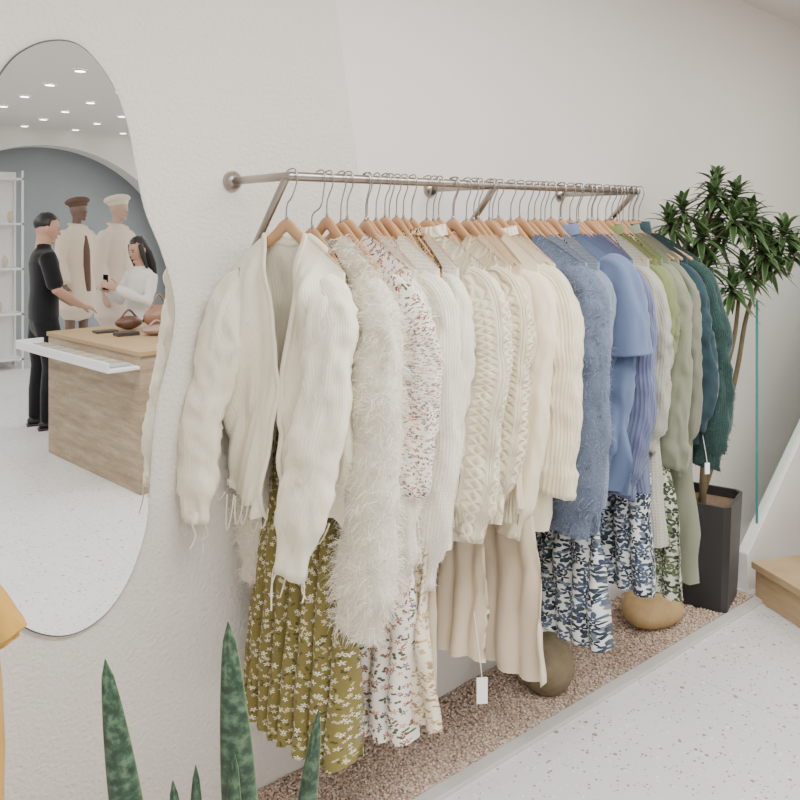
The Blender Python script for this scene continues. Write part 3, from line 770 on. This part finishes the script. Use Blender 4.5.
M_skin=NT('skin',rgb(192,152,130),.55); M_skin.b.inputs['Subsurface Weight'].default_value=.1; M_skin=M_skin.mat
M_hairb=m_plain('black_hair',rgb(30,26,26),.45,var=.2,scale=80)
M_blk=m_cloth('black_cloth',rgb(30,30,34),'plain'); M_shoe=m_plain('black_shoe',rgb(24,24,26),.4)
M_eye=m_plain('dark_eye',rgb(40,32,30),.3); M_lip=m_plain('lips',rgb(160,108,100),.5)
M_white=m_cloth('white_blouse',rgb(230,226,220),'plain')

def person(name,loc,rz,sc,top_m,bot_m,female,arms,headpitch):
    sk=MB();sh=MB();pa=MB();ft=MB();so=MB()
    wq=.92 if female else 1.08
    sh.tube([(0,0,.88),(0,0,.98),(.005,0,1.10),(.01,0,1.22),(.0,0,1.33),(-.005,0,1.405),(-.01,0,1.44)],
            [(.160*wq,.115),(.155*wq,.114),(.145*wq,.108),(.162*wq,.116),(.176*wq,.114),(.150*wq,.088),(.07,.062)],20,Vector((0,1,0)))
    if not female: sh.tube([(-.005,0,1.45),(.0,0,1.475)],[(.064,.062),(.062,.060)],16,Vector((0,1,0)))
    pa.tube([(0,0,.80),(0,0,.90),(0,0,.99)],[(.14,.10),(.158,.110),(.145,.105)],20,Vector((0,1,0)))
    for s in (-1,1):
        o=s*.03
        pa.tube([(0,s*.082,.88),(.01+o,s*.09,.70),(.015+o,s*.095,.49),(-.01+o,s*.10,.30),(-.015+o,s*.10,.07)],[(.090,.100),(.082,.092),(.066,.070),(.060,.062),(.054,.058)],16,Vector((0,1,0)))
        so.tube([(-.06+o,s*.10,.035),(.02+o,s*.10,.045),(.11+o,s*.105,.030),(.17+o,s*.108,.022)],[(.036,.034),(.042,.042),(.046,.028),(.036,.020)],14,Vector((0,1,0)))
        so.box((-.085+o,s*.10-.04,0),(.195+o,s*.10+.045,.014),0)
        S,E,W,hd,pn,th,curl=arms[0 if s<0 else 1]
        S=Vector(S);E=Vector(E);W=Vector(W)
        if not female:
            sh.tube([S*.97+Vector((0,-s*.03,0)),S,S.lerp(E,.45),S.lerp(E,.86)],[(.060,.064),(.068,.070),(.066,.068),(.066,.068)],14,Vector((1,0,0)))
        else:
            sh.tube([S*.97+Vector((0,-s*.03,0)),S,S.lerp(E,.5),E,E.lerp(W,.5),W.lerp(E,.05)],[(.052,.056),(.058,.060),(.060,.060),(.060,.060),(.056,.056),(.046,.046)],14,Vector((1,0,.2)))
        sk.tube([S,S.lerp(E,.5),E,E.lerp(W,.4),W],[.046,.043,.039,.038,.027],14,Vector((1,0,.3)))
        hand(sk,W,hd,pn,th,curl)
    sk.tube([(-.015,0,1.40),(-.005,0,1.47),(.01,0,1.56)],[(.062,.060),(.056,.058),(.054,.060)],16,Vector((0,1,0)))
    L,Rm=head(sk,(.025,0,1.605),ft,0,headpitch,female)
    def hf(d):
        n=1+.06*noise.noise(d*45)
        d=d*n
        lim=.060+.02*noise.noise(d*60)
        if d.x>.015 and d.z<lim:
            k=sm(.015,.05,d.x)
            d=Vector((d.x-(d.x-.005)*k*.9,d.y*(1-.08*k),d.z))
        if d.z<.01 and not female:
            f_=min(1,(.01-d.z)/.06)
            d=Vector((d.x*(1-.35*f_) if d.x>0 else d.x*(1-.12*f_),d.y*(1-.20*f_),d.z*.7))
        return d
    hb=MB(); hb.ell(L((-.012,0,.018)),(.100,.080,.112),0,36,28,hf,Rm)
    if female:
        hb.tube([L((-.03,0,.05)),L((-.06,0,-.05)),L((-.08,0,-.16)),L((-.085,0,-.28))],[(.080,.055),(.088,.055),(.080,.045),(.055,.028)],18,Vector((0,1,0)))
        for s in (-1,1): hb.tube([L((.02,s*.078,.05)),L((.03,s*.088,-.05)),L((.02,s*.085,-.17))],[(.03,.014),(.028,.014),(.015,.010)],10,Vector((1,0,0)))
    em=bpy.data.objects.new(name,None); COL.objects.link(em)
    for m_ in (sk,sh,pa,ft,hb,so): xf_mb(m_,loc,rz,sc)
    parts=[remesh(sk,'skin',[M_skin],.006),remesh(sh,'shirt',[top_m],.012),remesh(pa,'trousers',[bot_m],.014),
           ft.build('face_features',[M_hairb,M_eye,M_lip]),hb.build('hair',[M_hairb]),so.build('shoes',[M_shoe])]
    for p in parts: p.parent=em
    return em
armsM=[((0,-.205,1.385),(.05,-.25,1.12),(.24,-.15,.97),(1,.2,-.35),(0,.25,-1),(0,1,0),.6),
       ((0,.205,1.385),(.06,.26,1.12),(.26,.14,.98),(1,-.2,-.3),(0,-.25,-1),(0,-1,0),.6)]
person('man',(1.82,-4.72,0),math.radians(8),.98,M_blk,M_blk,False,armsM,.25)
armsW=[((0,-.165,1.36),(.10,-.24,1.13),(.30,-.06,1.26),(1,.3,.5),(0,1,0),(0,0,1),.8),
       ((0,.165,1.36),(.08,.22,1.12),(.30,.07,1.24),(1,-.3,.5),(0,-1,0),(0,0,1),.8)]
WP=(2.50,-4.45,0)
person('woman',WP,math.radians(165),.87,M_white,M_blk,True,armsW,.30)
mb=MB(); mb.box((.37,-.035,1.25),(.38,.035,1.39),0); xf_mb(mb,WP,math.radians(165),.87)
mb.build('smartphone',[m_plain('phone_black',rgb(30,30,34),.2)],False,bevel=.003)

def mannequin(loc,rz,sc,coat,hatc,skin):
    em=bpy.data.objects.new('mannequin',None); COL.objects.link(em)
    a=MB(); a.tube([(0,0,1.38),(0,0,1.47),(.01,0,1.56)],[(.055,.055),(.045,.047),(.045,.05)],14,Vector((0,1,0))); f=MB(); L,Rm=head(a,(.02,0,1.61),f)
    for s in (-1,1):
        a.tube([(0,s*.09,.75),(0,s*.09,.48),(0,s*.09,.1)],[.07,.05,.035],12,Vector((0,1,0)))
        a.tube([(-.03,s*.09,.03),(.14,s*.09,.02)],[(.035,.03),(.03,.018)],12,Vector((0,1,0)))
        a.tube([(0,s*.175,1.36),(.0,s*.23,1.1),(.06,s*.23,.86)],[.045,.036,.026],12,Vector((1,0,0)))
        hand(a,(.06,s*.23,.86),(.2,0,-1),(0,-s,0),(1,0,0),.3)
    c=MB(); c.tube([(0,0,.62),(0,0,.85),(0,0,1.05),(0,0,1.2),(0,0,1.33),(0,0,1.40),(0,0,1.44)],[(.23,.17),(.21,.15),(.175,.13),(.18,.13),(.178,.12),(.15,.095),(.075,.07)],24,Vector((0,1,0)))
    for s in (-1,1): 
        c.tube([(0,s*.15,1.37),(0,s*.185,1.33),(.0,s*.235,1.1),(.05,s*.235,.90)],[(.06,.06),(.066,.066),(.06,.06),(.062,.062)],14,Vector((1,0,0)))
        c.tube([(.10,s*.02,1.10),(.11,s*.05,1.28),(.05,s*.075,1.44),(-.04,s*.06,1.47)],[(.035,.012)]*4,10,Vector((0,1,0)))
    h=MB(); h.ell(L((-.015,0,.085)),(.125,.115,.045),0,24,12,None,Matrix.Rotation(-.2,3,'Y')); h.tube([L((-.01,0,.045)),L((-.01,0,.075))],[(.083,.10),(.085,.102)],20,Vector((0,1,0)),0)
    v=MB(); v.tube([(.125,0,.80),(.125,0,1.0),(.115,0,1.2),(.10,0,1.34)],[(.05,.035),(.045,.03),(.05,.03),(.03,.02)],12,Vector((0,1,0)),0)
    for m_ in (a,c,h,v): xf_mb(m_,loc,rz,sc)
    b=MB(); b.tube([(loc[0],loc[1],0.03),(loc[0],loc[1],loc[2]-.03)],.24,40,Vector((1,0,0)),0)
    ps=[remesh(a,'body',[skin],.010),remesh(c,'coat',[coat],.012),h.build('beret',[hatc]),b.build('plinth',[M_wallp]),v.build('inner_top',[hatc])]
    for p in ps: p.parent=em
M_mq=m_plain('mannequin_bronze',rgb(112,88,76),.4); M_mq2=m_plain('mannequin_tan',rgb(186,156,138),.5)
mannequin((2.58,-6.35,.14),math.radians(60),1.0,m_cloth('cream_wool',rgb(220,206,186),'plain'),m_plain('brown_beret',rgb(96,76,64),.9),M_mq)
mannequin((2.66,-5.45,.14),math.radians(60),1.0,m_cloth('blush_wool',rgb(218,200,188),'plain'),m_plain('cream_beret',rgb(220,208,190),.9),M_mq2)

# ------------------------------------------------------------------ lights
def area(name,loc,size,power,col=(1,.983,.957)):  # broad lamps added to light the room, kept out of mirror view; no fixtures
    L=bpy.data.lights.new(name,'AREA'); L.shape='RECTANGLE'; L.size=size[0]; L.size_y=size[1]; L.energy=power; L.color=col
    o=bpy.data.objects.new(name,L); COL.objects.link(o); o.location=loc
    return o
area('added_area_light',(1.5,-1.7,2.76),(2.4,.6),98)
area('added_area_light',(-1.2,-2.2,2.76),(1.4,1.4),26)
area('added_area_light',(4.3,-1.8,2.76),(1.4,1.4),34)
area('added_area_light',(.0,-6.0,2.76),(1.8,4.5),100)
area('added_area_light',(5.0,-5.5,2.76),(1.2,4.5),85)
w=bpy.data.worlds.new('world'); scene.world=w; w.use_nodes=True; w.node_tree.nodes['Background'].inputs[0].default_value=(.8,.85,.9,1); w.node_tree.nodes['Background'].inputs[1].default_value=.3

# ------------------------------------------------------------------ camera
cam=bpy.data.cameras.new('camera'); co=bpy.data.objects.new('camera',cam); COL.objects.link(co)
co.location=(0,-2.0,1.6)
co.rotation_euler=Vector((.6323,.7747,0)).to_track_quat('-Z','Y').to_euler()
cam.sensor_width=36; cam.lens=36.0; cam.shift_y=-.219; cam.clip_start=.05
scene.camera=co
